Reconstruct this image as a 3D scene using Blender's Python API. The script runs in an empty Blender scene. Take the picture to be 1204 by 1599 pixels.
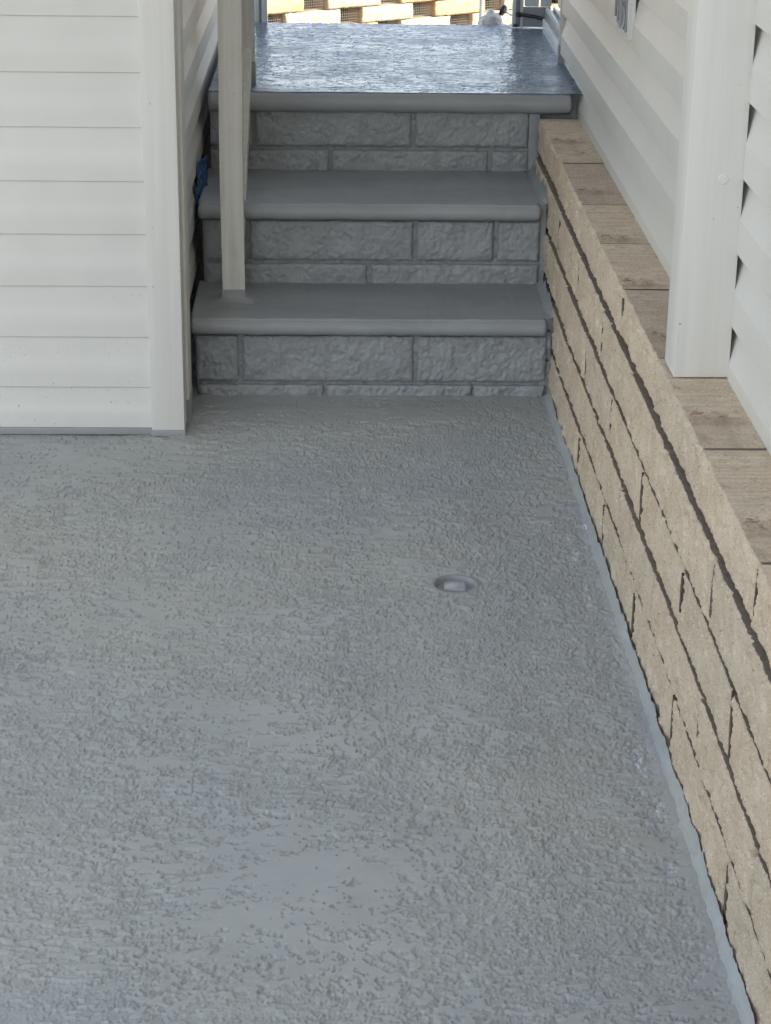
import bpy, bmesh, math, random
import numpy as np
from mathutils import Matrix, Vector
S = bpy.context.scene
C = S.collection
random.seed(7)
# ------------------------------------------------------------ camera, world, sun, exposure
cd = bpy.data.cameras.new("camera"); cam = bpy.data.objects.new("camera", cd); C.objects.link(cam)
_F, _CX, _CY, _H = 3116.0, 602.0, 799.5, 1.5
_y = np.array([525 - _CX, -(-430 - _CY), _F]); _y /= np.linalg.norm(_y)
_d = -np.array([500 - _CX, -(8700 - _CY), _F]); _z = _d - _y * _d.dot(_y); _z /= np.linalg.norm(_z)
_x = np.cross(_y, _z); _x = _x if _x[0] > 0 else -_x
_R = np.array([_x, _y, _z])                      # rows: world axes in camera coordinates
M = Matrix(((_R[0][0], _R[0][1], -_R[0][2], 0), (_R[1][0], _R[1][1], -_R[1][2], 0), (_R[2][0], _R[2][1], -_R[2][2], _H), (0, 0, 0, 1)))
cam.matrix_world = M
cd.sensor_fit = 'VERTICAL'; cd.sensor_height = 24.0; cd.lens = 24.0 * _F / 1599.0
cd.clip_start = 0.05; cd.clip_end = 3000
S.camera = cam
w = bpy.data.worlds.new("World"); S.world = w; w.use_nodes = True
nt = w.node_tree; nt.nodes.clear()
sky = nt.nodes.new('ShaderNodeTexSky'); sky.sky_type = 'NISHITA'; sky.sun_disc = False
SUN_EL, SUN_AZ = 42.0, 130.0                     # azimuth clockwise from +Y: from the right, over the house roof
sky.sun_elevation = math.radians(SUN_EL); sky.sun_rotation = math.radians(SUN_AZ)
sky.altitude = 50; sky.air_density = 0.8; sky.dust_density = 1.5; sky.ozone_density = 1.0
bg = nt.nodes.new('ShaderNodeBackground'); bg.inputs[1].default_value = 0.13
wo = nt.nodes.new('ShaderNodeOutputWorld')
bw_s = nt.nodes.new('ShaderNodeRGBToBW'); mx_s = nt.nodes.new('ShaderNodeMix'); mx_s.data_type = 'RGBA'
mx_s.inputs[0].default_value = 0.35              # sky's blue partly whitened to cut its cast on the scene
nt.links.new(sky.outputs[0], bw_s.inputs[0]); nt.links.new(sky.outputs[0], mx_s.inputs[6]); nt.links.new(bw_s.outputs[0], mx_s.inputs[7])
nt.links.new(mx_s.outputs[2], bg.inputs[0]); nt.links.new(bg.outputs[0], wo.inputs[0])
sl = bpy.data.lights.new("sun", 'SUN'); sl.energy = 2.0; sl.angle = math.radians(0.5); sl.color = (1.0, 0.94, 0.85)
so = bpy.data.objects.new("sun", sl); C.objects.link(so)
_e, _a = math.radians(SUN_EL), math.radians(SUN_AZ)
_sd = Vector((math.sin(_a) * math.cos(_e), math.cos(_a) * math.cos(_e), math.sin(_e)))
so.rotation_euler = _sd.to_track_quat('Z', 'Y').to_euler(); so.location = _sd * 20
S.view_settings.view_transform = 'Standard'; S.view_settings.look = 'None'; S.view_settings.gamma = 1
S.view_settings.use_curve_mapping = False; S.view_settings.exposure = 2.46
S.view_settings.use_white_balance = True; S.view_settings.white_balance_temperature = 7650; S.view_settings.white_balance_tint = 8
S.cycles.max_bounces = 10; S.cycles.diffuse_bounces = 6

# ------------------------------------------------------------ helpers
def tag(o, label=None, cat=None, group=None, kind=None):
    if label: o['label'] = label
    if cat: o['category'] = cat
    if group: o['group'] = group
    if kind: o['kind'] = kind
    return o
def thing(name, label, cat, loc=(0, 0, 0), group=None):
    o = bpy.data.objects.new(name, None); C.objects.link(o); o.location = loc; o.empty_display_size = 0.1
    return tag(o, label, cat, group)
def link(name, me, mats, parent=None, loc=None):
    o = bpy.data.objects.new(name, me); C.objects.link(o)
    for m in (mats if isinstance(mats, (list, tuple)) else [mats]): me.materials.append(m)
    if parent is not None:
        o.parent = parent
        o.location = -Vector(parent_world(parent))
    if loc is not None: o.location = Vector(o.location) + Vector(loc)
    return o
def parent_world(p):
    v = Vector((0, 0, 0))
    while p is not None: v += Vector(p.location); p = p.parent
    return v
def smooth(me, ang=35):
    me.polygons.foreach_set('use_smooth', [True] * len(me.polygons))
    me.set_sharp_from_angle(angle=math.radians(ang)); return me
def bm_me(bm, name='m', sm=None):
    bmesh.ops.recalc_face_normals(bm, faces=bm.faces)
    me = bpy.data.meshes.new(name); bm.to_mesh(me); bm.free()
    if sm: smooth(me, sm)
    return me
def box_bm(x0, x1, y0, y1, z0, z1, bev=0.0, seg=2):
    bm = bmesh.new()
    r = bmesh.ops.create_cube(bm, size=1)
    for v in bm.verts:
        v.co = Vector((x0 + (v.co.x + .5) * (x1 - x0), y0 + (v.co.y + .5) * (y1 - y0), z0 + (v.co.z + .5) * (z1 - z0)))
    if bev > 0:
        bmesh.ops.bevel(bm, geom=list(bm.edges), offset=bev, segments=seg, affect='EDGES', profile=.6)
    return bm
def box(name, x0, x1, y0, y1, z0, z1, mat, parent=None, bev=0.0, loc=None, seg=2):
    return link(name, bm_me(box_bm(x0, x1, y0, y1, z0, z1, bev, seg), name, 40 if bev else None), mat, parent, loc)
def tube_bm(pts, rad, n=12, bm=None, cap=True):
    bm = bm or bmesh.new()
    pts = [Vector(p) for p in pts]; rings = []
    for i, p in enumerate(pts):
        d = (pts[min(i + 1, len(pts) - 1)] - pts[max(i - 1, 0)]).normalized()
        a = d.cross(Vector((0, 0, 1)));  a = d.cross(Vector((1, 0, 0))) if a.length < .05 else a
        a.normalize(); b = d.cross(a)
        r = rad[i] if isinstance(rad, (list, tuple)) else rad
        rings.append([bm.verts.new(p + a * r * math.cos(2 * math.pi * k / n) + b * r * math.sin(2 * math.pi * k / n)) for k in range(n)])
    for i in range(len(rings) - 1):
        for k in range(n):
            bm.faces.new((rings[i][k], rings[i][(k + 1) % n], rings[i + 1][(k + 1) % n], rings[i + 1][k]))
    if cap: bm.faces.new(rings[0]); bm.faces.new(rings[-1])
    return bm
def field(n, m, dx, dy, lmin, lmax, slope, rng, ax=1.0, ay=1.0):
    """band-limited random field on an n x m grid (axis 0 = x), unit variance; ax, ay stretch it"""
    g = rng.standard_normal((n, m)); f = np.fft.rfft2(g)
    kx = np.fft.fftfreq(n, dx)[:, None] * ax; ky = np.fft.rfftfreq(m, dy)[None, :] * ay
    k = np.sqrt(kx * kx + ky * ky); k[0, 0] = 1e-9
    a = k ** (-slope) * (1 / (1 + (1 / (k * lmax)) ** 6)) * np.exp(-(k * lmin) ** 2); a[0, 0] = 0
    h = np.fft.irfft2(f * a, s=(n, m)); return h / (h.std() + 1e-12)
def sstep(a, b, x):
    t = np.clip((x - a) / (b - a), 0, 1); return t * t * (3 - 2 * t)
def grid_mesh(name, P, keep=None, flip=False):
    """P: (n,m,3) -> smooth grid mesh; keep: optional (n-1,m-1) bool"""
    n, m = P.shape[:2]
    idx = np.arange(n * m).reshape(n, m)
    q = np.stack([idx[:-1, :-1], idx[1:, :-1], idx[1:, 1:], idx[:-1, 1:]], -1)
    if flip: q = q[..., ::-1]
    q = q.reshape(-1, 4) if keep is None else q[keep]
    me = bpy.data.meshes.new(name)
    me.vertices.add(n * m); me.vertices.foreach_set('co', P.reshape(-1).astype(np.float32))
    me.loops.add(q.size); me.loops.foreach_set('vertex_index', q.reshape(-1).astype(np.int32))
    me.polygons.add(len(q)); me.polygons.foreach_set('loop_start', np.arange(0, q.size, 4, dtype=np.int32))
    me.polygons.foreach_set('loop_total', np.full(len(q), 4, dtype=np.int32))
    me.update(calc_edges=True); me.polygons.foreach_set('use_smooth', np.ones(len(q), dtype=bool)); me.validate()
    return me

# ------------------------------------------------------------ materials
class NT:
    def __init__(s, name):
        s.m = bpy.data.materials.new(name); s.m.use_nodes = True; s.t = s.m.node_tree
        s.b = s.t.nodes['Principled BSDF']; s.co = s.n('ShaderNodeTexCoord').outputs['Object']
    def n(s, typ, **k):
        o = s.t.nodes.new(typ)
        for a, v in k.items(): setattr(o, a, v)
        return o
    def l(s, a, b): s.t.links.new(a, b)
    def map(s, scale=(1, 1, 1), rot=(0, 0, 0), src=None):
        m = s.n('ShaderNodeMapping'); m.inputs['Scale'].default_value = scale; m.inputs['Rotation'].default_value = rot
        s.l(src or s.co, m.inputs[0]); return m.outputs[0]
    def noise(s, scale, detail=4, rough=.55, vec=None, dist=0):
        o = s.n('ShaderNodeTexNoise'); o.inputs['Scale'].default_value = scale; o.inputs['Detail'].default_value = detail
        o.inputs['Roughness'].default_value = rough; o.inputs['Distortion'].default_value = dist
        s.l(vec or s.co, o.inputs['Vector']); return o.outputs['Fac']
    def vor(s, scale, vec=None, feat='F1'):
        o = s.n('ShaderNodeTexVoronoi', feature=feat); o.inputs['Scale'].default_value = scale
        s.l(vec or s.co, o.inputs['Vector']); return o.outputs['Distance']
    def mr(s, v, a, b, c=0.0, d=1.0, smooth=True):
        o = s.n('ShaderNodeMapRange', interpolation_type='SMOOTHSTEP' if smooth else 'LINEAR')
        for i, x in enumerate((a, b, c, d)): o.inputs[i + 1].default_value = x
        s.l(v, o.inputs[0]); return o.outputs[0]
    def math(s, op, a, b=None):
        o = s.n('ShaderNodeMath', operation=op)
        for i, x in enumerate((a, b)):
            if x is None: continue
            if isinstance(x, (int, float)): o.inputs[i].default_value = x
            else: s.l(x, o.inputs[i])
        return o.outputs[0]
    def mix(s, f, a, b):
        o = s.n('ShaderNodeMix', data_type='RGBA')
        if isinstance(f, (int, float)): o.inputs[0].default_value = f
        else: s.l(f, o.inputs[0])
        for i, x in ((6, a), (7, b)):
            if isinstance(x, tuple): o.inputs[i].default_value = x + (1,) if len(x) == 3 else x
            else: s.l(x, o.inputs[i])
        return o.outputs[2]
    def bump(s, h, dist, strength=1.0, prev=None):
        o = s.n('ShaderNodeBump'); o.inputs['Distance'].default_value = dist; o.inputs['Strength'].default_value = strength
        s.l(h, o.inputs['Height'])
        if prev is not None: s.l(prev, o.inputs['Normal'])
        return o.outputs[0]
    def done(s, col=None, rough=None, nor=None, metal=0.0, spec=None):
        for k, v in (('Base Color', col), ('Roughness', rough), ('Normal', nor)):
            if v is None: continue
            if isinstance(v, tuple): s.b.inputs[k].default_value = v + (1,)
            elif isinstance(v, (int, float)): s.b.inputs[k].default_value = v
            else: s.l(v, s.b.inputs[k])
        s.b.inputs['Metallic'].default_value = metal
        if spec is not None: s.b.inputs['Specular IOR Level'].default_value = spec
        return s.m
def simple(name, col, rough=.5, metal=0.0, var=.12, sc=20, bump=0.0004, bs=200):
    t = NT(name); f = t.noise(sc, 5)
    d = tuple(c * (1 - var) for c in col); u = tuple(min(1, c * (1 + var)) for c in col)
    return t.done(t.mix(f, d, u), t.mr(t.noise(sc * 2, 3), .3, .7, rough * .85, min(1, rough * 1.15)), t.bump(t.noise(bs, 3), bump), metal)

GREY = (0.385, 0.398, 0.386)
def make_floor(name, rough0=.34, rough1=.55, fine=True, scuff=True):
    t = NT(name)
    big = t.noise(1.1, 4, .6); mid = t.noise(9, 5, .6, t.map((.5, 1, 1)))
    c = t.mix(t.mr(big, .35, .65), (GREY[0] * .93, GREY[1] * .95, GREY[2] * .98), (GREY[0] * 1.07, GREY[1] * 1.045, GREY[2] * 1.0))
    c = t.mix(t.mr(mid, .35, .72, 0, .22), c, tuple(g * 1.15 for g in GREY))
    # brownish dirt held in the stipple here and there
    dirt = t.math('MULTIPLY', t.mr(t.noise(3.1, 4, .6), .52, .72), t.mr(t.noise(140, 3), .45, .62))
    c = t.mix(t.math('MULTIPLY', dirt, .28), c, (.17, .145, .125))
    if scuff:
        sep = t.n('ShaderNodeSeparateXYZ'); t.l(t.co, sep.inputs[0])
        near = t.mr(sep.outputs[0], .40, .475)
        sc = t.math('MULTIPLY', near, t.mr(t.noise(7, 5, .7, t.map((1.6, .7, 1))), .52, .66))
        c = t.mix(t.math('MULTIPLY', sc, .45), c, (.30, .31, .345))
        sc3 = t.math('MULTIPLY', t.mr(sep.outputs[0], .455, .495), t.mr(t.noise(19, 5, .7, t.map((1.3, .6, 1))), .5, .62))
        c = t.mix(t.math('MULTIPLY', sc3, .35), c, (.44, .46, .49))
        sc2 = t.math('MULTIPLY', t.mr(sep.outputs[0], .42, .47), t.mr(t.noise(30, 4, .7, t.map((1.3, .45, 1))), .66, .73))
        sc2 = t.math('MULTIPLY', sc2, t.mr(t.noise(2.3, 2), .5, .6))
        c = t.mix(t.math('MULTIPLY', sc2, .9), c, (.78, .80, .84))
        # chalky drag marks along the foot of the wall
        for (px, py, rx, ry) in ((.478, 2.755, .012, .085), (.487, 2.60, .010, .05), (.472, 3.38, .012, .09), (.470, 3.62, .012, .10), (.482, 2.42, .008, .04)):
            mp = t.n('ShaderNodeMapping', vector_type='TEXTURE'); mp.inputs['Location'].default_value = (px, py, 0); mp.inputs['Scale'].default_value = (rx, ry, 1)
            t.l(t.co, mp.inputs[0]); ln = t.n('ShaderNodeVectorMath', operation='LENGTH'); t.l(mp.outputs[0], ln.inputs[0])
            f = t.math('MULTIPLY', t.mr(ln.outputs['Value'], 1.0, .4), t.mr(t.noise(110, 5, .75, t.map((1.2, .5, 1))), .48, .60))
            c = t.mix(t.math('MULTIPLY', f, .8), c, (.74, .76, .80))
        # dusty rubbed patches
        for (px, py, rx, ry) in ((-.10, 2.93, .12, .05), (-.06, 3.02, .07, .035), (-.18, 2.58, .14, .04), (.0, 2.3, .22, .10)):
            mp = t.n('ShaderNodeMapping', vector_type='TEXTURE'); mp.inputs['Location'].default_value = (px, py, 0); mp.inputs['Scale'].default_value = (rx, ry, 1)
            t.l(t.co, mp.inputs[0]); ln = t.n('ShaderNodeVectorMath', operation='LENGTH'); t.l(mp.outputs[0], ln.inputs[0])
            f = t.math('MULTIPLY', t.mr(ln.outputs['Value'], 1.0, .2), t.mr(t.noise(22, 5, .7, t.map((.4, 1, 1))), .42, .62))
            c = t.mix(t.math('MULTIPLY', f, .32), c, (.46, .465, .45))
    r = t.mr(t.noise(6, 4), .3, .7, rough0, rough1)
    nb = t.bump(t.noise(260, 3), .0004, .5)
    if fine: nb = t.bump(t.mr(t.noise(75, 4, .6, t.map((.6, 1, 1))), .45, .55), .0018, .8, nb)
    return t.done(c, r, nb, spec=.5)
M_FLOOR = make_floor('floor_paint', fine=False)
M_FLOOR_FAR = make_floor('floor_paint_coarse', fine=True, scuff=False)
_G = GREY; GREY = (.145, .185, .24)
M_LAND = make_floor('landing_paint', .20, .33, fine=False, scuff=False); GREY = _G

t = NT('painted_block')
c = t.mix(t.mr(t.noise(14, 5, .6), .3, .7), (.262, .272, .275), (.322, .332, .335))
c = t.mix(t.math('MULTIPLY', t.mr(t.noise(120, 4, .7), .62, .74), .35), c, (.10, .11, .115))
M_PBLOCK = t.done(c, t.mr(t.noise(30, 3), .3, .7, .36, .55), t.bump(t.noise(170, 5, .7), .0020, .8, t.bump(t.noise(60, 4), .0014, .5)), spec=.5)
t = NT('tread_paint')
c = t.mix(t.mr(t.noise(5, 5, .6, t.map((.5, 1.5, 1))), .3, .7), (.275, .286, .289), (.33, .34, .343))
M_TREAD = t.done(c, t.mr(t.noise(8, 3), .3, .7, .42, .6), t.bump(t.noise(90, 4, .6), .0011, .6, t.bump(t.noise(18, 4), .003, .5)), spec=.45)
t = NT('mortar_paint')
M_MORTAR = t.done(t.mix(t.noise(40, 4), (.20, .21, .215), (.28, .29, .295)), .6, t.bump(t.noise(90, 5), .002))

def stone(name, c0, c1, speck=True, stain=0.0):
    t = NT(name)
    c = t.mix(t.mr(t.noise(9, 5, .65), .3, .7), c0, c1)
    c = t.mix(t.math('MULTIPLY', t.mr(t.noise(300, 2, .5), .56, .68), .65), c, (.80, .72, .60))     # light aggregate
    c = t.mix(t.math('MULTIPLY', t.mr(t.noise(210, 3, .65), .59, .69), .7), c, (.16, .13, .105))    # dark grains
    c = t.mix(t.math('MULTIPLY', t.mr(t.noise(420, 2, .5, t.map((1, 1, 1.0), (1, 1, 0))), .66, .72), .5), c, (.30, .17, .10))
    if stain:
        s_ = t.mr(t.noise(5.5, 6, .75), .45, .75)
        c = t.mix(t.math('MULTIPLY', s_, stain), c, (.20, .13, .075))
        c = t.mix(t.math('MULTIPLY', t.mr(t.noise(45, 5, .75), .5, .72), stain * .5), c, (.16, .13, .10))
    if stain: c = t.mix(t.math('MULTIPLY', t.math('MULTIPLY', t.mr(t.noise(17, 4, .7), .60, .68), t.mr(t.noise(4, 2), .5, .6)), .75), c, (.20, .09, .04))
    pit = t.mr(t.vor(170), .10, .26)
    nb = t.bump(t.noise(170, 5, .75), .0024 if not stain else .0006, .85, t.bump(pit, .0012 if not stain else .0004, .6, t.bump(t.noise(55, 4), .0022 if not stain else .0006, .6)))
    return t.done(c, .88, nb, spec=.25)
M_STONE = stone('split_stone', (.555, .43, .308), (.665, .54, .41))
M_STONE_B = stone('split_stone_grey', (.52, .415, .305), (.625, .515, .395))
M_CAPTOP = stone('cap_top_stone', (.58, .455, .325), (.66, .54, .405), stain=.58)
M_CAPTOP2 = stone('cap_top_dark_stone', (.47, .36, .27), (.54, .435, .335), stain=.45)
M_JOINT = simple('joint_shade', (.12, .09, .066), .95, 0, .3, 60, .002, 120)  # dark colour standing in for shade inside the upright joints
M_SIDE = simple('shaded_block_side', (.25, .195, .145), .95, 0, .3, 60, .002, 120)  # darkened stone: shade between the courses put into the block sides
M_GAP = simple('gap_shade', (.085, .064, .048), .95, 0, .3, 60, .002, 120)  # near-black core colour deepens the shade in the gaps

t = NT('vinyl_siding')
c = t.mix(t.mr(t.noise(2.5, 4, .6), .3, .7), (.625, .605, .565), (.675, .655, .61))
spk = t.math('MULTIPLY', t.mr(t.noise(150, 1, .5), .735, .765), .5)
sep = t.n('ShaderNodeSeparateXYZ'); t.l(t.co, sep.inputs[0])
spk = t.math('MULTIPLY', spk, t.mr(sep.outputs[2], .45, .05))
c = t.mix(spk, c, (.12, .11, .10))
M_VINYL = t.done(c, .48, t.bump(t.noise(60, 5, .6, t.map((.12, .12, 1.2))), .0006, .35, t.bump(t.noise(4, 2), .004, .3)), spec=.4)
t = NT('painted_timber')
grain = t.noise(46, 6, .6, t.map((1, 1, .035)), .4)
c = t.mix(t.mr(grain, .3, .7), (.645, .622, .580), (.695, .672, .63))
c = t.mix(t.math('MULTIPLY', t.mr(t.noise(2.2, 5, .65, t.map((1, 1, .7))), .55, .72), .10), c, (.55, .535, .50))
c = t.mix(t.math('MULTIPLY', t.mr(t.noise(85, 2), .745, .775), .75), c, (.18, .15, .13))
M_WOOD = t.done(c, .55, t.bump(grain, .0009, .6), spec=.35)
t = NT('worn_timber')
grain = t.noise(60, 6, .6, t.map((1, 1, .04)), .5)
c = t.mix(t.mr(grain, .3, .7), (.60, .58, .53), (.70, .675, .62))
c = t.mix(t.math('MULTIPLY', t.mr(t.noise(13, 6, .7, t.map((1, 1, .5))), .5, .72), .4), c, (.45, .43, .38))
c = t.mix(t.math('MULTIPLY', t.mr(t.noise(70, 2, .5, t.map((1, 1, .4))), .73, .77), .8), c, (.12, .10, .08))
M_RAIL = t.done(c, .6, t.bump(grain, .0012, .7), spec=.3)
M_DARK = simple('dark_void', (.035, .035, .036), .9, 0, .3, 30, .003, 90)  # near-black colour stands in for darkness in the gap, room and openings
M_TAPE = simple('blue_tape', (.018, .085, .21), .45, 0, .2, 25, .001, 90)
M_ALU = simple('white_aluminium', (.66, .69, .70), .32, .0, .06, 30, .0002)
M_ALUG = simple('grey_aluminium', (.27, .29, .31), .38, .3, .1, 30, .0002)
M_BLACK = simple('black_plastic', (.018, .018, .02), .42, 0, .2, 30, .0003)
M_WHITE = simple('white_plastic', (.55, .56, .55), .35, 0, .05, 20, .0004)
M_YEL = simple('pale_yellow_plastic', (.74, .70, .42), .4, 0, .15, 30, .0006)
M_PLATE = simple('plate_white', (.62, .62, .60), .4, 0, .05, 20, .0002)
M_PLATEG = simple('plate_marks_grey', (.27, .275, .28), .45, 0, .1, 40, .0002)
M_FARS = stone('far_stone', (.30, .25, .19), (.40, .335, .255))
M_FARO = stone('far_stone_orange', (.34, .225, .13), (.42, .29, .17))
M_WIRE = simple('wire', (.25, .24, .22), .45, .4, .1, 40, .0001)
M_GROUND = simple('ground_concrete', (.36, .35, .33), .9, 0, .2, 3, .003, 30)
M_ROOFM = simple('roof_sheet', (.55, .55, .53), .6, 0, .05, 5, .0005)
M_EAVE = simple('beam_timber', (.55, .54, .51), .6, 0, .06, 5, .0005)
t = NT('glass'); M_GLASS = t.done((.35, .39, .40), .06, None, 0, .6)

# ------------------------------------------------------------ the setting: ground, patio floor
STEP1, STEP2, LAND = .192, .395, .602
Y1, Y2, Y3, YEND = 4.570, 4.890, 5.290, 6.58
XL = -.335
def xface(y): return .521 + .004 * (y - 2.7)       # split face of the low block wall
def xlow(y, z): return xface(y) - .016 * max(0, 1 - z / .45) * np.clip((y - 2.6) / 1.9, 0, 1)
def xsid(y): return .624 + .0082 * (y - 3.0)       # butt edges of the siding on the right

ys = [-400, -30, -6, 6.3, 6.62, 6.9, 9, 40, 1500]
zs = [-.06, -.06, -.06, -.06, -.06, -.62, -.64, -.66, -.66]
xs = [-1200, -60, -8, -2, 0, 2, 8, 60, 1200]
P = np.zeros((len(xs), len(ys), 3)); P[..., 0] = np.array(xs)[:, None]; P[..., 1] = np.array(ys)[None]; P[..., 2] = np.array(zs)[None]
tag(link('ground', grid_mesh('ground', P), M_GROUND), kind='structure')

FX0, FX1, FY0, FY1 = -.86, .522, 1.93, 4.60
DR = (.2275, 3.435)                                # drain centre
def relief(n, m, dx, dy, rng, dens_field, stretch_field):
    """trowelled stipple: flat pads with sunken winding crevices between them"""
    a = field(n, m, dx, dy, .0034, .044, 1.15, rng, 1.15, .95)
    b = field(n, m, dx, dy, .0034, .065, 1.15, rng, 2.5, .8)
    s = stretch_field
    h = (a * (1 - s) + b * s) / np.sqrt((1 - s) ** 2 + s ** 2)
    c = field(n, m, dx, dy, .0028, .018, .8, rng, 1.3, .95)
    h = h + .22 * c
    q = h - dens_field
    pad = sstep(-.05, .07, q)                            # sharp edged pads
    brk = field(n, m, dx, dy, .008, .06, .8, rng)
    groove = np.exp(-((q + .10) / .12) ** 2) * sstep(-1.5, .2, brk)
    p2 = sstep(-.1, .15, c - .1) 
    rid = np.exp(-((c - .02) / .17) ** 2) * sstep(-1.6, .6, brk)
    rough = field(n, m, dx, dy, .0028, .012, .3, rng)
    low = .60 + .10 * p2 + .05 * rough - .52 * rid
    out = pad + (1 - pad) * np.clip(low, 0, .95)
    return np.clip(out - .85 * groove * (1 - .35 * pad), -.2, 1), pad
def make_relief_sheet(x0, x1, y0, y1, nx, ygrid, seed, amp, dx=.0021, dy=.0021, stx=0.5, dens=None, pad0=.0):
    rng = np.random.default_rng(seed)
    N = int((x1 - x0) / dx) + 8; Mm = int((y1 - y0) / dy) + 8
    gx = x0 + np.arange(N) * dx; gy = y0 + np.arange(Mm) * dy
    bigs = field(N, Mm, dx, dy, .10, .9, 1.6, rng, 1.5, .8)
    mid = field(N, Mm, dx, dy, .03, .16, 1.0, rng, 1.6, .8)
    d = -.25 + .55 * bigs + .45 * mid + pad0
    if dens is not None: d = d + dens(gx[:, None], gy[None, :])
    st = np.clip(stx + .35 * field(N, Mm, dx, dy, .10, .6, 1.5, rng), 0, 1)
    h, pad = relief(N, Mm, dx, dy, rng, d, st)
    wav = field(N, Mm, dx, dy, .02, .5, 1.6, rng, 1.2, .8)
    xg = np.linspace(x0, x1, nx)
    ix = np.clip((xg - x0) / dx, 0, N - 1.001); iy = np.clip((ygrid - y0) / dy, 0, Mm - 1.001)
    i0 = ix.astype(int); j0 = iy.astype(int); fx = (ix - i0)[:, None]; fy = (iy - j0)[None]
    def samp(A): return (A[i0][:, j0] * (1 - fx) * (1 - fy) + A[i0 + 1][:, j0] * fx * (1 - fy) + A[i0][:, j0 + 1] * (1 - fx) * fy + A[i0 + 1][:, j0 + 1] * fx * fy)
    P = np.zeros((nx, len(ygrid), 3)); P[..., 0] = xg[:, None]; P[..., 1] = ygrid[None]
    return P, samp(h) * amp, samp(wav)
# rows get denser near the camera
yg = [FY0]
while yg[-1] < FY1: yg.append(yg[-1] + .0019 * (yg[-1] / 2.1) ** 1.15)
yg = np.array(yg); yg[-1] = FY1
def floor_dens(x, y):
    d = np.zeros(np.broadcast(x, y).shape)
    d += .95 * np.exp(-(((x + .52) / .30) ** 2 + ((y - 2.2) / .50) ** 2))          # heavy stipple, near left
    d += .55 * np.exp(-(((x - .12) / .30) ** 2 + ((y - 3.15) / .50) ** 2))
    d += .75 * np.exp(-(((x - .34) / .14) ** 2 + ((y - 2.7) / .7) ** 2))
    d -= 1.30 * np.exp(-(((x + .02) / .16) ** 2 + ((y - 2.45) / .22) ** 2))        # smooth trowelled tongue
    d -= .9 * np.exp(-(((x + .12) / .16) ** 2 + ((y - 2.95) / .16) ** 2))
    d -= .7 * np.exp(-(((x + .35) / .25) ** 2 + ((y - 3.55) / .25) ** 2))
    d -= 1.1 * sstep(4.15, 4.50, y + 0 * x)                                         # smooth by the steps
    return d
P, h, wav = make_relief_sheet(FX0, FX1, FY0, FY1, 860, yg, 11, .0064, dx=.0016, dy=.0018, dens=floor_dens)
rd = np.hypot(P[..., 0] - DR[0], P[..., 1] - DR[1])
edge = np.minimum(np.minimum(P[..., 0] - FX0, FX1 - P[..., 0]), np.minimum(P[..., 1] - FY0, FY1 - P[..., 1]))
wall_d = np.minimum(4.262 - P[..., 1], 9) + 10 * (P[..., 0] > -.33)
flat = sstep(.040, .056, rd) * sstep(0, .02, edge)
calm = sstep(.0, .018, xface(P[..., 1]) - .014 - P[..., 0])
h = .0064 + (h - .0064) * flat * (.2 + .8 * calm) + wav * .0011 * sstep(0, .1, edge) * sstep(.04, .12, rd)
P[..., 2] = h - .0064
cx = (rd[:-1, :-1] + rd[1:, 1:]) / 2
fm = grid_mesh('floor', P, keep=cx > .0400)
tag(link('floor', fm, M_FLOOR), kind='structure')
def slab(x0, x1, y0, y1, z):
    bm = bmesh.new(); vs = [bm.verts.new(p) for p in ((x0, y0, z), (x1, y0, z), (x1, y1, z), (x0, y1, z))]; bm.faces.new(vs); return bm
bm = bmesh.new()
for (a, b, c_, d_) in ((-6, .75, -6, FY0), (-6, FX0, FY0, FY1), (FX1, .75, FY0, FY1), (-6, -.30, FY1, 6.5)):
    vs = [bm.verts.new(p) for p in ((a, c_, 0), (b, c_, 0), (b, d_, 0), (a, d_, 0))]; bm.faces.new(vs)
tag(link('floor_surround', bm_me(bm, 'floor_surround'), M_FLOOR_FAR), kind='structure')

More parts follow.
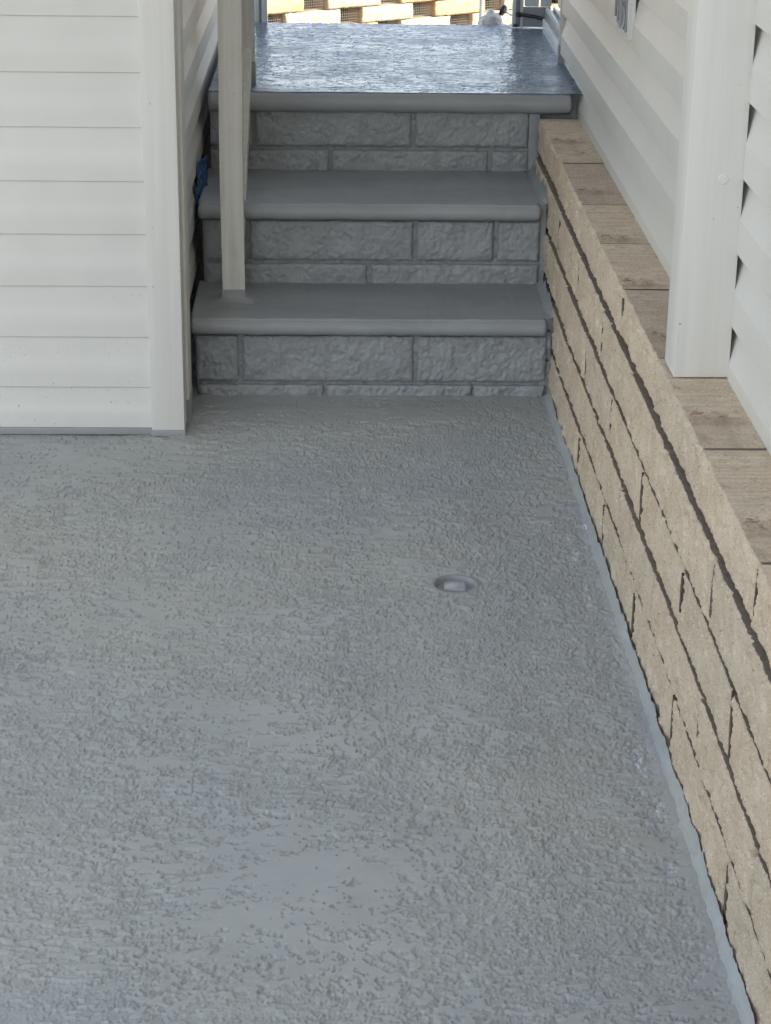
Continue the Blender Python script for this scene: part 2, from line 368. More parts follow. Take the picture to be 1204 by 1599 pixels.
# ------------------------------------------------------------ split faced blocks
def split_block(seed, L, Hh, D, amp=.0045, arris=.006, res=.004, top_slot=True, soft=1.0, chip_w=0.0, side_slot=False):
    """block with its split face looking along -Y, from x 0..L, z 0..Hh, body y 0..D"""
    rng = np.random.default_rng(seed)
    n = max(8, int(L / res)); m = max(6, int(Hh / res)); dx = L / (n - 1); dz = Hh / (m - 1)
    pn, pm = n + 24, m + 24
    f1 = field(pn, pm, dx, dz, .010 * soft, .12, 1.5, rng, 1.0, 1.2)[:n, :m]
    f2 = field(pn, pm, dx, dz, .0035 * soft, .03, 1.0, rng)[:n, :m]
    f3 = field(pn, pm, dx, dz, .0055 * soft, .05, 1.1, rng)[:n, :m]
    chip = np.abs(f3)
    X, Z = np.meshgrid(np.linspace(0, L, n), np.linspace(0, Hh, m), indexing='ij')
    e = np.minimum(np.minimum(X, L - X), np.minimum(Z, Hh - Z))
    jag = field(pn, pm, dx, dz, .006, .05, 1.0, rng)[:n, :m]
    en = sstep(0, arris * 1.9, e + arris * .35 * jag * (e > 0))
    dep = amp * (.55 * f1 + .22 * f2 - .45 * chip + .45) * (.35 + .65 * en)
    dep = dep + arris * .9 * en - arris * .9
    if chip_w > 0:                                    # broken ends: irregular V notches either side of an upright joint
        zz = np.sin(np.clip(Z / Hh, 0, 1) * math.pi) ** .6
        for dd in (X, L - X):
            wv_ = chip_w * rng.uniform(.55, 1.25) * (zz * (1 + .35 * field(pn, pm, dx, dz, .01, .08, 1.2, rng)[:n, :m]) + .12)
            dep = dep - chip_w * 1.3 * zz * (1 - sstep(0, 1, np.clip(dd / np.maximum(wv_, .002), 0, 1))) 
        # scattered pits and small spalls
        for _ in range(int(L * Hh * 420)):
            px, pz, pr = rng.uniform(0, L), rng.uniform(0, Hh), rng.uniform(.003, .008)
            dep = dep - .0045 * np.exp(-(((X - px) / (pr * .8)) ** 2 + ((Z - pz) / (pr * 1.3)) ** 2) ** 1.5)
    # ragged outline: pull the border inwards irregularly
    jx = arris * .28 * np.abs(jag)
    bord = (e < 1e-6)
    Xn = X + np.where(bord & (X < 1e-6), jx, 0) - np.where(bord & (X > L - 1e-6), jx, 0)
    Zn = Z + np.where(bord & (Z < 1e-6), jx, 0) - np.where(bord & (Z > Hh - 1e-6), jx, 0)
    V = np.stack([Xn, -dep, Zn], -1).reshape(-1, 3)
    idx = np.arange(n * m).reshape(n, m)
    faces = np.stack([idx[:-1, :-1], idx[1:, :-1], idx[1:, 1:], idx[:-1, 1:]], -1).reshape(-1, 4).tolist()
    mats = [0] * len(faces); sm = [True] * len(faces)
    # skirts to the back
    def skirt(line, slot):
        base = len(V_list)
        for i in line:
            v = V[i]; V_list.append((v[0], D, v[2]))
        for k in range(len(line) - 1):
            faces.append([line[k + 1], line[k], base + k, base + k + 1]); mats.append(slot); sm.append(False)
    V_list = V.tolist()
    sd_ = 2 if side_slot else 0
    skirt(idx[:, 0].tolist(), sd_); skirt(idx[::-1, -1].tolist(), 1 if top_slot else sd_)
    skirt(idx[-1, :].tolist(), sd_); skirt(idx[0, ::-1].tolist(), sd_)
    me = bpy.data.meshes.new('split_block'); me.from_pydata(V_list, [], faces)
    me.polygons.foreach_set('material_index', mats); me.polygons.foreach_set('use_smooth', sm); me.update()
    return me

# ---- staircase
st = thing('staircase', 'grey painted block steps with bullnose treads climbing between the siding walls', 'steps', (0, Y1, 0))
def riser_course(y, z0, z1, spans, seed, amp=.0026):
    for i, (a, b) in enumerate(spans):
        me = split_block(seed + i, b - a, z1 - z0, .06, amp, .0040, .0034, False, .5)
        link('brick', me, [M_PBLOCK, M_PBLOCK], st, (a, y, z0))
riser_course(Y1, .033, .147, ((-.331, -.2295), (-.2190, .188), (.1985, .507)), 100)
riser_course(Y1 - .002, -.03, .0255, ((-.327, -.027), (-.019, .330), (.334, .506)), 110, .0035)
riser_course(Y2, .249, .350, ((-.326, -.221), (-.211, .195), (.2055, .398), (.4085, .513)), 120)
riser_course(Y2 - .001, .170, .2405, ((-.326, .080), (.092, .512)), 130)
riser_course(Y3, .457, .560, ((-.331, -.221), (-.211, .202), (.2125, .514)), 140)
riser_course(Y3 - .001, .37, .4475, ((-.331, -.018), (-.008, .406), (.417, .515)), 150)
# core (mortar between and behind the blocks)
def wavy_box(name, x0, x1, y0, y1, z0, z1, mat, parent, seed, amp=.002):
    rng = np.random.default_rng(seed); n = 160; m = 30
    fx = field(n, m, (x1 - x0) / n, .01, .01, .08, 1, rng)
    P = np.zeros((n, m, 3)); P[..., 0] = np.linspace(x0, x1, n)[:, None]; P[..., 2] = np.linspace(z0, z1, m)[None]
    P[..., 1] = y0 + amp * fx
    return link(name, grid_mesh(name, P), mat, parent)
for i, (yy, za, zb) in enumerate(((Y1, -.02, .16), (Y2, .15, .365), (Y3, .36, .575))):
    wavy_box('mortar', XL + .006, .516, yy + .0095, yy + .0095, za, zb, M_MORTAR, st, 50 + i)
    box('core', XL + .008, .516, yy + .012, (Y2, Y3, YEND)[i] + .03, -.05 if i == 0 else (STEP1, STEP2)[i - 1] - .03, (STEP1, STEP2, LAND)[i] - .03, M_PBLOCK, st)

def tread(y0, y1, z, th, x0, x1, seed, name='tread', back_only=False, nose_r=None, lip=True):
    """bullnosed slab swept along x, slightly wavy from the brush and trowel"""
    rng = np.random.default_rng(seed)
    r = th / 2; prof = []
    prof.append((y1, z))
    for t_ in np.linspace(.93, .06, 22): prof.append((y0 + r + (y1 - y0 - r) * t_, z))
    if lip:
        prof += [(y0 + .034, z), (y0 + .029, z + .0012), (y0 + .024, z + .0014), (y0 + .019, z + .0002), (y0 + .014, z - .0014)]
    for a in np.linspace(100, 262, 15):
        a = math.radians(a); prof.append((y0 + r * .92 + r * .92 * math.cos(a), z - r + r * math.sin(a) - (.0015 if math.sin(a) > .5 else 0)))
    prof += [(y0 + r * 1.2, z - th - .001), (y0 + r * 1.2 + .012, z - th - .006), (y0 + r * 2.4, z - th - .0075)]
    n = 190; m = len(prof); pr = np.array(prof)
    xs_ = np.linspace(x0, x1, n)
    P = np.zeros((n, m, 3)); P[..., 0] = xs_[:, None]; P[..., 1] = pr[None, :, 0]; P[..., 2] = pr[None, :, 1]
    f = field(n, 64, .006, .01, .02, .25, 1.4, rng)[:, :m]; g = field(n, 64, .006, .01, .012, .06, 1.0, rng)[:, :m]
    P[..., 2] += .0004 * f[:, :1] + .0003 * f * (np.arange(m) < 20)[None]; P[..., 1] += .0007 * f[:, 5:6]
    # rounded ends
    e = np.minimum(xs_ - x0, x1 - xs_)[:, None]; rr = .008
    k = np.clip(1 - e / rr, 0, 1); shrink = 1 - .5 * (1 - np.sqrt(np.clip(1 - k * k, 0, 1))) 
    yc, zc = y0 + r, z - r
    front = (P[..., 1] < y0 + 2.2 * r)
    P[..., 1] = np.where(front, yc + (P[..., 1] - yc) * shrink, P[..., 1])
    P[..., 2] = np.where(front, zc + (P[..., 2] - zc) * shrink, P[..., 2])
    me = grid_mesh(name, P)
    bm = bmesh.new(); bm.from_mesh(me)
    ends = [[v for v in bm.verts if abs(v.co.x - xx) < 1e-5] for xx in (x0, x1)]
    bm.verts.ensure_lookup_table()
    for i0 in (0, (n - 1) * m):
        try: bm.faces.new([bm.verts[i0 + j] for j in range(m)])
        except Exception: pass
    bmesh.ops.recalc_face_normals(bm, faces=bm.faces); bm.to_mesh(me); bm.free()
    return me
link('tread', tread(Y1 - .030, Y2 + .012, STEP1, .038, -.341, .504, 61), M_TREAD, st)
link('tread', tread(Y2 - .030, Y3 + .012, STEP2, .038, -.338, .512, 62), M_TREAD, st)
link('landing_nosing', tread(Y3 - .034, Y3 + .05, LAND - .001, .050, -.334, .624, 63, lip=False), M_TREAD, st)
# landing top: a coat of textured paint, wet looking
lg = np.arange(Y3 - .008, YEND, .0036)
P, h, wav = make_relief_sheet(-.40, .80, Y3 - .008, YEND, 480, lg, 23, .0018, .0024, .0036, .9, pad0=.25)
e2 = sstep(0, .018, P[..., 1] - (Y3 - .008)) * (.25 + .75 * sstep(0, .05, .70 - P[..., 0]))
P[..., 2] = LAND + .0005 + (h - .0018) * e2 + wav * .0007 * e2
kp = (P[:-1, :-1, 0] > -.334) & (P[:-1, :-1, 0] < .70)
link('landing', grid_mesh('landing', P, keep=kp), M_LAND, st)
box('landing_slab', -.331, .70, Y3 + .05, YEND - .004, .42, LAND - .003, M_TREAD, st)

# coved paint along wall foot and at the right ends of the treads
def cove(y0, y1, z, wdt, hgt, seed, parent=None, name='cove', mat=None, xin=None):
    rng = np.random.default_rng(seed); n = max(12, int((y1 - y0) / .006)); m = 9
    f = field(n, 40, .006, .004, .02, .25, 1.2, rng)[:, :m]; g = field(n, 40, .006, .004, .008, .04, .6, rng)[:, :m]
    yy = np.linspace(y0, y1, n); P = np.zeros((n, m, 3))
    for j, a in enumerate(np.linspace(0, math.pi / 2, m)):
        P[:, j, 0] = xlow(yy, z) + .0015 - wdt * (1 - math.sin(a)) + (.0008 if j == m - 1 else 0)
        P[:, j, 2] = z + .0004 + hgt * (1 - math.cos(a))
    P[..., 1] = yy[:, None]
    wgt = np.sin(np.linspace(0, 1, m) * math.pi)[None]
    st_ = np.abs(field(n, 40, .006, .004, .0075, .03, .3, rng)[:, :m]); P[..., 2] += (.0005 * g + .0006 * f + .0011 * st_) * wgt
    if parent is not None:
        ramp = sstep(0, .06, yy - y0)[:, None]; P[..., 2] = z + .0004 + (P[..., 2] - z - .0004) * ramp
        P[:, :-1, 0] = (xlow(yy, z)[:, None] + .001) - ((xlow(yy, z)[:, None] + .001) - P[:, :-1, 0]) * (.5 + .5 * ramp)
    P[:, 0, 0] += .0025 * f[:, 0] + .0012 * g[:, 0]; P[:, -1, 2] += .003 * f[:, -1] + .0015 * g[:, -1]; P[:, 0, 2] -= .0014
    P[..., 0] -= .0004 * g * wgt
    return link(name, grid_mesh(name, P, flip=False), mat or M_FLOOR, parent)
o = cove(1.0, Y1 - .002, 0, .0115, .017, 71, name='floor_cove'); tag(o, kind='structure')
cove(Y1 + .004, Y2, STEP1, .020, .022, 72, st, mat=M_TREAD)
cove(Y2 + .004, Y3, STEP2, .020, .028, 73, st, mat=M_TREAD)
box('side_fill', .4985, float(xlow(4.7, .1)) + .004, Y1 + .012, Y2 + .01, -.01, STEP1 + .001, M_PBLOCK, st, .004)
box('side_fill', .5075, float(xlow(5.1, .3)) + .004, Y2 + .012, Y3 + .01, .15, STEP2 + .001, M_PBLOCK, st, .004)
box('side_fill', .5135, xface(5.3) + .014, Y3 + .006, Y3 + .03, .36, .565, M_PBLOCK, st, .006)

# ------------------------------------------------------------ low block wall on the right
bw = thing('block_wall', 'low tan split face block wall with stained cap blocks along the right side', 'wall', (.56, 3.2, 0))
caps = [1.00, 1.42, 1.85, 2.265, 2.685, 3.125, 3.55, 3.90, 4.25, 4.69, 5.265]
def joint_shade_strip(y, z0, z1, x, wmax, seed):  # dark strip laid in an upright joint in place of its shade
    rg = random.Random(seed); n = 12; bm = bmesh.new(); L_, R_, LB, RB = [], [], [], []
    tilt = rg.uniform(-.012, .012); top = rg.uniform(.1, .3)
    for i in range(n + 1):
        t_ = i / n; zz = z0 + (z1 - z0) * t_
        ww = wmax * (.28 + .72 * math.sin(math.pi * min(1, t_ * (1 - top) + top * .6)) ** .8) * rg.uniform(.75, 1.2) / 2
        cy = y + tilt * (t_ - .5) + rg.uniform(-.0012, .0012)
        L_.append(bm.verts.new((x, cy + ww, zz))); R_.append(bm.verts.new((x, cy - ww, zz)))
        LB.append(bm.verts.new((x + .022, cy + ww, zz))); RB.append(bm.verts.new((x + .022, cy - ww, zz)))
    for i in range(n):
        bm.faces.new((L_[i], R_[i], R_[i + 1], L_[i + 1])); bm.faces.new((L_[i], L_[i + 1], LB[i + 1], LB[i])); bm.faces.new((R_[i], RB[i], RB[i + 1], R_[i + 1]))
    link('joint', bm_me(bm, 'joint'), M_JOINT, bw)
def wall_course(z0, z1, js, seed, name='brick', D=.10, top=False, gap=.013, off=0.0, amp=.0026):
    for i in range(1, len(js) - 1):
        lo_, hi_ = random.uniform(-.004, .030), random.uniform(-.002, .016)
        if random.random() < .62: joint_shade_strip(js[i], z0 + lo_, z1 - (.010 if top else 0) - hi_, float(xlow(js[i], z0)) + .0058 + off, (.015 if not top else .012) * random.uniform(.5, 1.35), seed * 7 + i)
    for i in range(len(js) - 1):
        a, b = js[i] + gap / 2, js[i + 1] - gap / 2
        L = b - a; yb = b
        me = split_block(seed + i, L, z1 - z0, D, amp, .0034, .0034, top, .8, .010, True)
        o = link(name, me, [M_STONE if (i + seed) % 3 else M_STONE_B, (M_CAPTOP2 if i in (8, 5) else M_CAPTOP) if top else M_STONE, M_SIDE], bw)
        o.rotation_euler = (0, 0, -math.pi / 2)     # local +x -> -y, local -y (split face) -> -x
        jit = random.uniform(-.0015, .0015)
        o.location = Vector(o.location) + Vector((float(xlow(b, z0)) + .0045 + off + jit, b, z0 + random.uniform(-.0008, .0008)))
        o.rotation_euler.z += random.uniform(-.002, .002) - math.atan((float(xlow(b, z0)) - float(xlow(a, z0))) / L)
wall_course(.4555, .5405, caps, 200, 'cap_brick', .107, True, .0075, .0, .0028)
wall_course(.3315, .4360, [1.25, 1.68, 2.10, 2.53, 2.965, 3.38, 3.79, 4.21, 4.63, 5.05, 5.28], 220, off=.000)
wall_course(.2200, .3185, [1.10, 1.52, 1.94, 2.35, 2.768, 3.19, 3.60, 4.00, 4.405, 4.82, 5.24], 240, off=.001)
wall_course(.1110, .2075, [1.30, 1.72, 2.14, 2.556, 3.00, 3.40, 3.82, 4.24, 4.66, 5.08], 260, off=.0005)
wall_course(-.010, .1010, [1.05, 1.46, 1.88, 2.295, 2.768, 3.19, 3.60, 4.01, 4.42, 4.84], 280, off=.002)
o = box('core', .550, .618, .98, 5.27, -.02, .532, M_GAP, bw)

# ------------------------------------------------------------ siding
CO = .1165
def siding_panel(z0, hgt, length, kind, jit=0, full=.054, rec=.014):
    if kind == 1: rec = .0048
    """one dutch lap course; local x along the wall, local -y outwards; profile from the butt edge up"""
    k = hgt / CO
    prof = [(.012, z0 + .0018), (.0015, z0 - .0002), (-.0004, z0 + .0012), (-.0004, z0 + full * .5), (0, z0 + full * k), (.0012, z0 + (full + .0035) * k),
            (rec * .52, z0 + .080 * k), (rec - .0004, z0 + hgt - .008 * k), (rec, z0 + hgt + .006)]
    n = max(3, int(length / .08)); P = np.zeros((n, len(prof), 3)); rng = np.random.default_rng(int(z0 * 9000) + kind)
    xs_ = np.linspace(0, length, n); P[..., 0] = xs_[:, None]; P[..., 1] = np.array(prof)[None, :, 0]; P[..., 2] = np.array(prof)[None, :, 1]
    wv = np.cumsum(rng.standard_normal(n)) * .00008; wv -= np.linspace(0, 1, n) * wv[-1]
    P[..., 1] += wv[:, None] * np.array([0, 1, 1, 1, 1, 1, .6, .2, 0])[None]
    P[:, :3, 2] += wv[:, None] * .7
    me = grid_mesh('siding_panel', P); me.set_sharp_from_angle(angle=math.radians(5 if kind != 1 else 40)); return me
def siding_run(parent, p0, p1, z_first, z_top, kind, name='siding_panel', first_h=None):
    p0, p1 = Vector(p0), Vector(p1); d = p1 - p0; L = d.length; ang = math.atan2(d.y, d.x)
    z = z_first; hgt = first_h or CO
    while z < z_top:
        o = link(name, siding_panel(z, hgt, L, kind), M_VINYL, parent)
        o.rotation_euler = (0, 0, ang); o.location = Vector(o.location) + Vector((p0.x, p0.y, 0))
        z += hgt; hgt = CO
TOP = 2.55
lw = thing('house_wall', 'cream white lap siding wall with square corner board on the left', 'wall', (-.9, 4.4, 0))
YF = 4.283
siding_run(lw, (-4.2, YF), (-.409, YF), .014, TOP, 1, first_h=.096)
box('backing', -4.2, -.375, YF + .022, 4.50, .0, TOP, M_WOOD, lw)
box('corner_board', -.4115, -.3375, 4.268, 4.345, .013, TOP, M_WOOD, lw, .0025)
box('inner_corner_trim', -.3445, -.3315, 4.345, 4.438, .06, TOP, M_WOOD, lw, .002)
box('paint_skirting', -4.2, -.4125, YF - .008, YF + .02, 0, .0155, M_TREAD, lw, .002)
box('paint_skirting', -.4135, -.3355, 4.2655, 4.36, 0, .0145, M_TREAD, lw, .002)
box('paint_skirting', -.346, -.330, 4.36, 4.44, 0, .062, M_TREAD, lw, .002)
# side of the same house, facing the steps
def pas(y): return -.350
siding_run(lw, (-.348, 4.44), (-.352, 5.08), .205, TOP, 2)
siding_run(lw, (-.352, 5.08), (-.356, 6.46), .205 + 2 * CO, TOP, 3)
box('foundation', -.46, -.372, 4.43, 6.44, 0, .46, M_DARK, lw)
box('end_board', -.368, -.300, 6.462, 6.53, .602, TOP, M_WOOD, lw, .003)
# a strip of white door frame seen past the end of the wall
gf = thing('gate_frame', 'bluish white ribbed frame upright at far left end of the landing', 'frame', (-.24, 6.60, 0))
box('upright', -.262, -.246, 6.585, 6.625, -.05, 2.2, M_ALU, gf, .002)
box('upright', -.246, -.238, 6.592, 6.62, -.05, 2.2, M_ALUG, gf)
box('upright', -.238, -.220, 6.583, 6.625, -.05, 2.2, M_ALU, gf, .002)

rw = thing('house_wall', 'white lap siding wall rising behind the low block wall on the right', 'wall', (.66, 3.2, .54))
siding_run(rw, (xsid(5.81), 5.81), (xsid(.9), .9), .044 + 4 * CO, TOP, 4)
box('backing', .70, .86, .9, 5.84, -.02, TOP, M_WOOD, rw)
box('side_wall', .66, .86, -9, .9, -.02, TOP + 1.1, M_WOOD, rw)  # unseen house body, extended long and tall to keep sun off the patio
box('upper_wall', .66, .86, .9, 6.6, TOP, TOP + 1.1, M_WOOD, rw)
box('roof', .30, 6.5, -9, 6.9, TOP + 1.1, TOP + 1.2, M_ROOFM, rw)
box('end_wall', .86, 6.3, 6.4, 6.6, -.6, TOP + 1.1, M_WOOD, rw)
box('door_jamb', xsid(5.83) - .004, xsid(5.83) + .030, 5.812, 5.835, LAND + .05, TOP, M_WOOD, rw, .002)
box('jamb_foot', xsid(5.83) - .006, xsid(5.83) + .032, 5.806, 5.838, LAND - .003, LAND + .05, M_TREAD, rw, .003)

# drain plug paint: glossier than the floor
M_PLUG = simple('plug_paint', (.36, .37, .365), .16, 0, .05, 40, .0004, 120)
# big white post standing on the cap blocks
pp = box('porch_post', .5375, .6265, 3.015, 3.105, .5415, TOP, M_WOOD, None, .004)
tag(pp, 'thick square white painted timber post standing on the low wall cap', 'post')
bm = bmesh.new()
for (px, pz, r) in ((.594, .86, .0085),):
    bmesh.ops.create_cone(bm, cap_ends=True, segments=24, radius1=r, radius2=r * .82, depth=.0016, matrix=Matrix.Translation((px, 3.0143, pz)) @ Matrix.Rotation(math.pi / 2, 4, 'X'))
k = link('filled_knot', bm_me(bm, 'knot', 30), M_WOOD, pp)
k.location = (0, 0, 0)

# handrail posts on the steps
hr = thing('handrail', 'worn white timber handrail posts and leaning brace on the left of the steps', 'handrail', (-.245, 4.73, STEP1))
def bent_post(name, x0, x1, y0, y1, z0, z1, mat, top_dx=0.0):
    bm = box_bm(x0, x1, y0, y1, z0, z1, 0)
    bmesh.ops.subdivide_edges(bm, edges=[e for e in bm.edges if abs(e.verts[0].co.z - e.verts[1].co.z) > .1], cuts=14, use_grid_fill=True)
    for v in bm.verts:
        tt = (v.co.z - z0) / (z1 - z0); v.co.x += top_dx * tt + .0012 * math.sin(v.co.z * 9 + v.co.y * 40)
    bmesh.ops.bevel(bm, geom=[e for e in bm.edges if e.is_manifold and len(e.link_faces) == 2 and e.link_faces[0].normal.dot(e.link_faces[1].normal) < .5], offset=.002, segments=2, affect='EDGES')
    return link(name, bm_me(bm, name, 40), mat, hr)
bent_post('post', -.273, -.2185, 4.712, 4.755, STEP1 + .0265, 1.35, M_RAIL)
# painted foot, flaring onto the tread
bm = bmesh.new(); rings = []
rngf = random.Random(3)
for (gx, gz) in ((.0, .028), (.0008, .012), (.006, .0065), (.013, .0035), (.022, .0012), (.030, -.001)):
    ring = []
    for kx, ky in [(-1, -1), (-.4, -1), (.4, -1), (1, -1), (1, -.3), (1, .5), (1, 1), (.3, 1), (-.4, 1), (-1, 1), (-1, .4), (-1, -.4)]:
        j = rngf.uniform(.7, 1.35); ring.append(bm.verts.new((-.2458 + kx * (.0276 + gx * j), 4.7335 + ky * (.0218 + gx * j * .8), STEP1 + gz + rngf.uniform(-.0006, .0006))))
    rings.append(ring)
for a, b in zip(rings, rings[1:]):
    for i in range(12): bm.faces.new((a[i], a[(i + 1) % 12], b[(i + 1) % 12], b[i]))
bm.faces.new(rings[0])
link('post_foot', bm_me(bm, 'foot', 60), M_TREAD, hr)
def bar(name, p, q, wx, wy, mat, parent):
    p, q = Vector(p), Vector(q); d = (q - p); L = d.length
    bm = box_bm(-wx / 2, wx / 2, -wy / 2, wy / 2, 0, L, .0015)
    me = bm_me(bm, name, 40); rot = d.to_track_quat('Z', 'X').to_matrix().to_4x4()
    # keep x sideways
    zax = d.normalized(); xax = Vector((1, 0, 0)); xax = (xax - zax * xax.dot(zax)).normalized(); yax = zax.cross(xax)
    mt = Matrix((xax, yax, zax)).transposed().to_4x4(); me.transform(Matrix.Translation(p) @ mt)
    return link(name, me, mat, parent)
bar('brace', (-.2375, 4.86, .335), (-.2375, 6.05, 1.075), .030, .045, M_RAIL, hr)
bent_post('post', -.268, -.2145, 5.40, 5.445, LAND + .058, 1.6, M_RAIL)
box('post_foot', -.2695, -.2125, 5.396, 5.449, LAND - .002, LAND + .06, M_TREAD, hr, .003)

# blue masking film in the gap
rng = np.random.default_rng(5); n, m = 16, 34
P = np.zeros((n, m, 3)); u_ = np.linspace(0, 1, n)[:, None]; v_ = np.linspace(0, 1, m)[None]
f = field(n, m, .01, .01, .012, .08, 1.0, rng)
wid = .17 * (1 - .5 * v_) 
P[..., 0] = -.3450 + .018 * u_ - .002 * v_ + .0022 * f
P[..., 1] = 4.93 + .09 * v_ + wid * (u_ * 1.0) + .006 * np.sin(v_ * 9)
P[..., 2] = .322 + .145 * v_ + .012 * np.sin(u_ * 5) * (1 - v_) + .003 * f
me = grid_mesh('tape', P); o = link('masking_film', me, M_TAPE)
md = o.modifiers.new('s', 'SOLIDIFY'); md.thickness = .0006
tag(o, 'crumpled blue masking film stuck in the gap between left siding and steps', 'masking film')

# ------------------------------------------------------------ floor drain
dr = thing('floor_drain', 'small round grey painted drain with a square plug sunk in the floor', 'drain', (DR[0], DR[1], 0))
def lathe(prof, n=64, jit=None):
    bm = bmesh.new(); rings = []
    for (r, z) in prof: rings.append([bm.verts.new((r * math.cos(2 * math.pi * k / n), r * math.sin(2 * math.pi * k / n), z)) for k in range(n)])
    for a, b in zip(rings, rings[1:]):
        for k in range(n): bm.faces.new((a[k], a[(k + 1) % n], b[(k + 1) % n], b[k]))
    return bm
bm = lathe([(.052, -.0022), (.047, .0000), (.044, .0006), (.0405, .0008), (.0392, .0002), (.0378, -.002), (.0372, -.009), (.0355, -.0112), (.020, -.0118), (.0005, -.0120)])
o = link('rim', bm_me(bm, 'rim', 50), M_TREAD, dr); o.location = (0, 0, 0)
bm = bmesh.new(); q = []
for (r, z) in ((.0290, -.0120), (.0280, -.0040), (.0255, -.0018), (.007, .0002)):
    q.append([bm.verts.new((r * math.cos(math.radians(38 + 90 * k)) * (1.12 if k % 2 else 1), r * math.sin(math.radians(38 + 90 * k)), z)) for k in range(4)])
for a, b in zip(q, q[1:]):
    for k in range(4): bm.faces.new((a[k], a[(k + 1) % 4], b[(k + 1) % 4], b[k]))
bm.faces.new(q[-1]); bmesh.ops.bevel(bm, geom=list(bm.edges), offset=.0012, segments=2, affect='EDGES')
o = link('plug', bm_me(bm, 'plug', 30), M_PLUG, dr); o.location = (0, 0, 0)

# ------------------------------------------------------------ small plate on the right siding
def wallpt(y, z, out=.0): return Vector((xsid(y) - out, y, z))
pl = thing('wall_plate', 'small white embossed plate with dark marks fixed to the right siding near the top', 'plate', wallpt(4.43, .92))
yb0, yb1 = 4.335, 4.575
box('plate', xsid(4.45) - .006, xsid(4.45) + .004, yb0, yb1, .878, 1.05, M_PLATE, pl, .0015)
box('edge_strip', xsid(4.45) - .010, xsid(4.45) - .006, yb0, yb0 + .022, .878, 1.05, M_PLATE, pl, .001)
bm = bmesh.new(); xx = xsid(4.45) - .0078
def stroke(pts, r=.0026):
    tube_bm([(xx, a, b) for a, b in pts], r, 6, bm)
stroke([(4.56, .90), (4.56, .955), (4.535, .96)]); stroke([(4.52, .895), (4.52, .945), (4.50, .952), (4.495, .925)])
stroke([(4.475, .89), (4.475, .955)], .004); stroke([(4.455, .895), (4.445, .915), (4.455, .935), (4.44, .955), (4.42, .945)])
stroke([(4.425, .89), (4.405, .9), (4.405, .93), (4.425, .94)]); stroke([(4.385, .888), (4.385, .955), (4.375, .96)], .003)
stroke([(4.54, .888), (4.50, .8865), (4.47, .888)], .003); stroke([(4.45, .97), (4.40, .975), (4.39, .99)], .004); stroke([(4.52, .97), (4.48, .985)], .004)
link('raised_marks', bm_me(bm, 'marks', 60), M_PLATEG, pl)

# ------------------------------------------------------------ doorway in the right wall at the landing
dw = thing('sliding_door', 'sliding door with white aluminium sill track set in the right wall by the landing', 'door', (.67, 6.2, LAND))
X = .655
def ybox(name, xo0, xo1, y0, y1, z0, z1, mat, bev=.002):
    bm = box_bm(xo0, xo1, y0, y1, z0, z1, bev)
    for v in bm.verts: v.co.x += xsid(v.co.y)
    return link(name, bm_me(bm, name, 40), mat, dw)
ybox('sill', .004, .08, 5.836, 6.44, LAND - .005, LAND + .040, M_ALU)
ybox('track', .010, .075, 5.836, 6.44, LAND + .040, LAND + .066, M_ALUG)
ybox('track_rail', .012, .018, 5.836, 6.44, LAND + .0655, LAND + .078, M_ALU, .001)
ybox('track_rail', .036, .042, 5.836, 6.44, LAND + .0655, LAND + .078, M_ALU, .001)
ybox('door_stile', .050, .074, 5.845, 5.93, LAND + .078, 2.2, M_ALU)
ybox('door_stile', .050, .074, 6.38, 6.44, LAND + .078, 2.2, M_ALU)
ybox('bottom_rail', .050, .074, 5.93, 6.38, LAND + .078, LAND + .12, M_ALU)
ybox('pane', .058, .064, 5.93, 6.38, LAND + .12, 2.2, M_GLASS, 0)
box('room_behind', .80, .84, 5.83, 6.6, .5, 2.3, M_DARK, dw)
box('lintel', .655, .80, 5.83, 6.6, 2.2, TOP, M_WOOD, dw)

sd = thing('screen_door', 'grey framed screen door standing open across the far right of the landing', 'door', (.68, 6.5, LAND))
yd = 6.50
box('stile', .566, .576, yd, yd + .03, LAND + .004, 2.5, M_ALU, sd, .001)
box('stile', .576, .590, yd + .004, yd + .03, LAND + .004, 2.5, M_ALUG, sd, .002)
box('stile', .590, .600, yd - .001, yd + .03, LAND + .004, 2.5, M_ALU, sd, .001)
box('bottom_panel', .600, .688, yd + .010, yd + .024, LAND + .004, LAND + .066, M_ALUG, sd)
box('panel', .604, .650, yd + .006, yd + .024, LAND + .068, 2.5, M_ALU, sd, .004)
box('panel', .655, .690, yd + .006, yd + .024, LAND + .068, 2.5, M_ALU, sd, .004)
box('bracket', .568, .582, yd - .012, yd, LAND + .006, LAND + .016, M_BLACK, sd, .002)
bm = tube_bm([(.583, yd - .012, LAND + .046), (.640, yd - .014, LAND + .038), (.676, yd - .02, LAND + .030)], .0055, 10)
tube_bm([(.583, yd - .010, LAND + .052), (.583, yd - .010, LAND + .038)], .009, 10, bm)
tube_bm([(.672, yd - .03, LAND + .036), (.684, yd - .05, LAND + .016)], .010, 10, bm)
link('closer_arm', bm_me(bm, 'arm', 50), M_BLACK, sd)

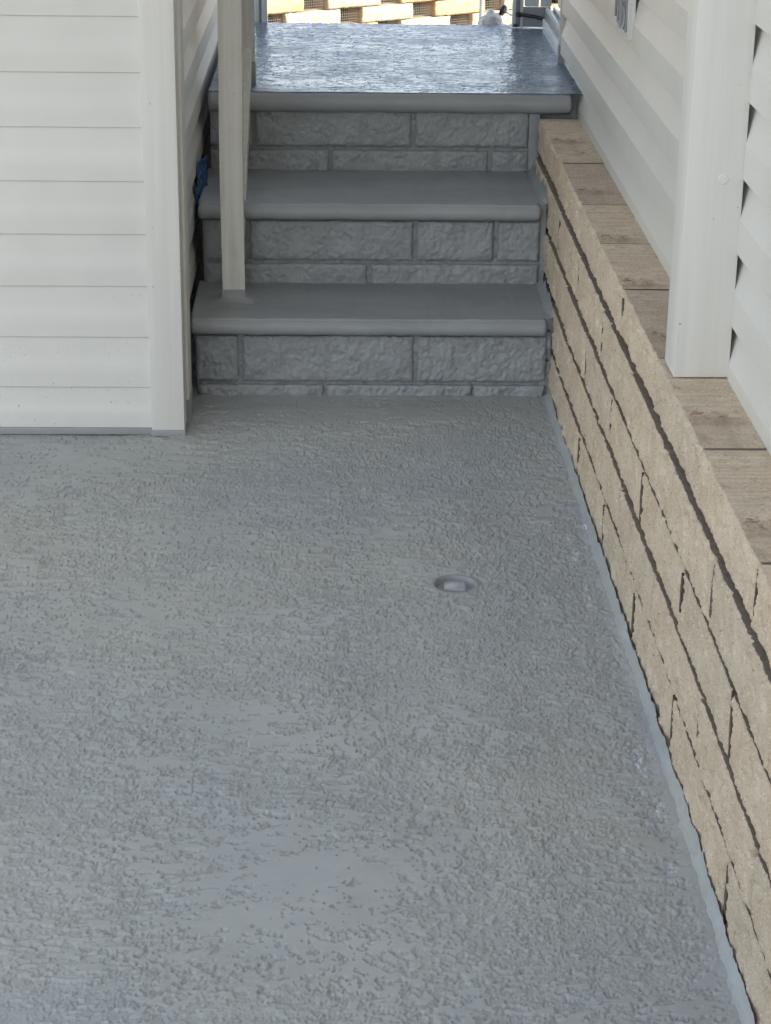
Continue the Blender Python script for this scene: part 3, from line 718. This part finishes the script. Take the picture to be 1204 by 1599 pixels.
# white tube with black end cap, lying over the far corner of the landing
tb = thing('rolled_tube', 'tilted white tube with a round black end cap beside the open screen door', 'tube', (.53, 6.55, .68))
A = Vector((.540, 6.585, .648)); B = Vector((.375, 6.67, .722))
link('sleeve', bm_me(tube_bm([A, A.lerp(B, .5), B], .0215, 28), 'sleeve', 50), M_WHITE, tb)
link('lower_flap', bm_me(box_bm(-.5, .5, -.5, .5, -.5, .5, 0), 'flap'), M_YEL, tb)
fl = tb.children[-1]; fl.data.transform(Matrix.Diagonal((.165, .012, .018, 1)))
fl.data.transform(Matrix.Translation((.492, 6.600, .632)) @ Matrix.Rotation(math.radians(27), 4, 'Y'))
dirn = (A - B).normalized()
link('end_cap', bm_me(tube_bm([A - dirn * .002, A + dirn * .007], [.0185, .0165], 26), 'cap', 50), M_BLACK, tb)
bm = tube_bm([A + dirn * .006, A + dirn * .014], [.007, .006], 14)
link('hub', bm_me(bm, 'hub', 50), M_ALUG, tb)
link('rod', bm_me(tube_bm([A + dirn * .010, Vector((.562, 6.53, .640)), Vector((.582, 6.495, .650))], .0032, 10), 'rod', 50), M_ALU, tb)
# crumpled white bag
bm = bmesh.new(); bmesh.ops.create_icosphere(bm, subdivisions=4, radius=1)
rb = random.Random(2)
from mathutils import noise as mnoise
for v in bm.verts:
    d = 1 + .28 * mnoise.noise(v.co * 2.1) + .14 * mnoise.noise(v.co * 6)
    v.co = Vector((.512 + v.co.x * .044 * d, 6.645 + v.co.y * .035 * d, .592 + v.co.z * .045 * d - .02 * (v.co.x > .3) * v.co.x))
o = link('plastic_bag', bm_me(bm, 'bag', 70), M_WHITE); tag(o, 'crumpled white plastic bag under the tilted white tube', 'bag')
# what the bag and the tube rest on
o = box('ledge', -.34, .80, 6.584, 6.74, -.62, .545, M_PBLOCK, None, .004); tag(o, 'grey block ledge below the far edge of the landing', 'ledge')
# thin post in front of the far wall
o = link('thin_stake', bm_me(tube_bm([(.80, 11.2, -.63), (.803, 11.2, .6)], .012, 10), 'stake', 50), M_ALUG)
tag(o, 'thin grey stake in front of the far block wall', 'stake')

# ------------------------------------------------------------ far hit and miss block wall
fw = thing('breeze_block_wall', 'sunlit cream block wall beyond the landing with mesh covered openings', 'wall', (0, 13.2, -.64))
ANG = math.radians(35)
def far_block(i, j, L, Hh, x, z, mat):
    me = split_block(700 + i * 31 + j, L, Hh, .17, .007, .008, .011, False)
    o = link('brick', me, [mat, mat], fw); o.rotation_euler = (0, 0, ANG)
    o.location = Vector(o.location) + Vector((math.cos(ANG) * x, 13.3 + math.sin(ANG) * x, z))
HC = .1045; per = .6047; bl = .422
for j in range(-4, 15):
    z = -.330 + j * HC; off = .3235 * (j % 2) if j % 2 else 0
    for i in range(-4, 6):
        x = i * per - .385 + off * 1.0 + random.uniform(-.006, .006)
        mat = M_FARO if (i + 3 * j) % 5 == 2 or (i in (1, 2) and j in (1, 2)) else M_FARS
        far_block(i + 10, j + 5, bl + random.uniform(-.01, .012), HC - .002, x, z, mat)
# wire mesh behind the openings and dark space behind
bm = bmesh.new()
def wire(p, q):
    tube_bm([p, q], .0014, 4, bm, False)
ca, sa = math.cos(ANG), math.sin(ANG)
def fp(x, z, d): return Vector((ca * x - sa * d, 13.3 + sa * x + ca * d, z))
xx_ = -1.0
while xx_ < 1.7: wire(fp(xx_, -.40, .045), fp(xx_, .2, .045)); xx_ += .0165
zz_ = -.40
while zz_ < .2: wire(fp(-1.0, zz_, .048), fp(1.7, zz_, .048)); zz_ += .0165
o = link('wire_mesh', bm_me(bm, 'wire'), M_WIRE, fw); o['kind'] = 'stuff'
bm = bmesh.new(); vs = [fp(-3, -.66, .172), fp(4, -.66, .172), fp(4, 1.12, .172), fp(-3, 1.12, .172), fp(-3, -.66, .6), fp(4, -.66, .6), fp(4, 1.12, .6), fp(-3, 1.12, .6)]
vs = [bm.verts.new(v) for v in vs]
for f_ in ((0, 1, 2, 3), (4, 7, 6, 5), (0, 4, 5, 1), (1, 5, 6, 2), (2, 6, 7, 3), (3, 7, 4, 0)): bm.faces.new([vs[i] for i in f_])
link('fill', bm_me(bm, 'fill'), M_DARK, fw)

# ------------------------------------------------------------ unseen roof over the patio, size and opening set to shade the steps
rf = thing('shade_roof', 'unseen flat pale sheet roof added to shade the steps', 'roof', (-1.5, 4, 2.6))
box('roof_sheet', -4.4, .66, 2.7, 5.05, 2.56, 2.60, M_ROOFM, rf)
box('beam', -4.2, .655, 3.02, 3.10, 2.44, 2.558, M_EAVE, rf)
box('side_sheet', -4.4, -.30, 5.05, 6.6, 2.56, 2.60, M_ROOFM, rf)
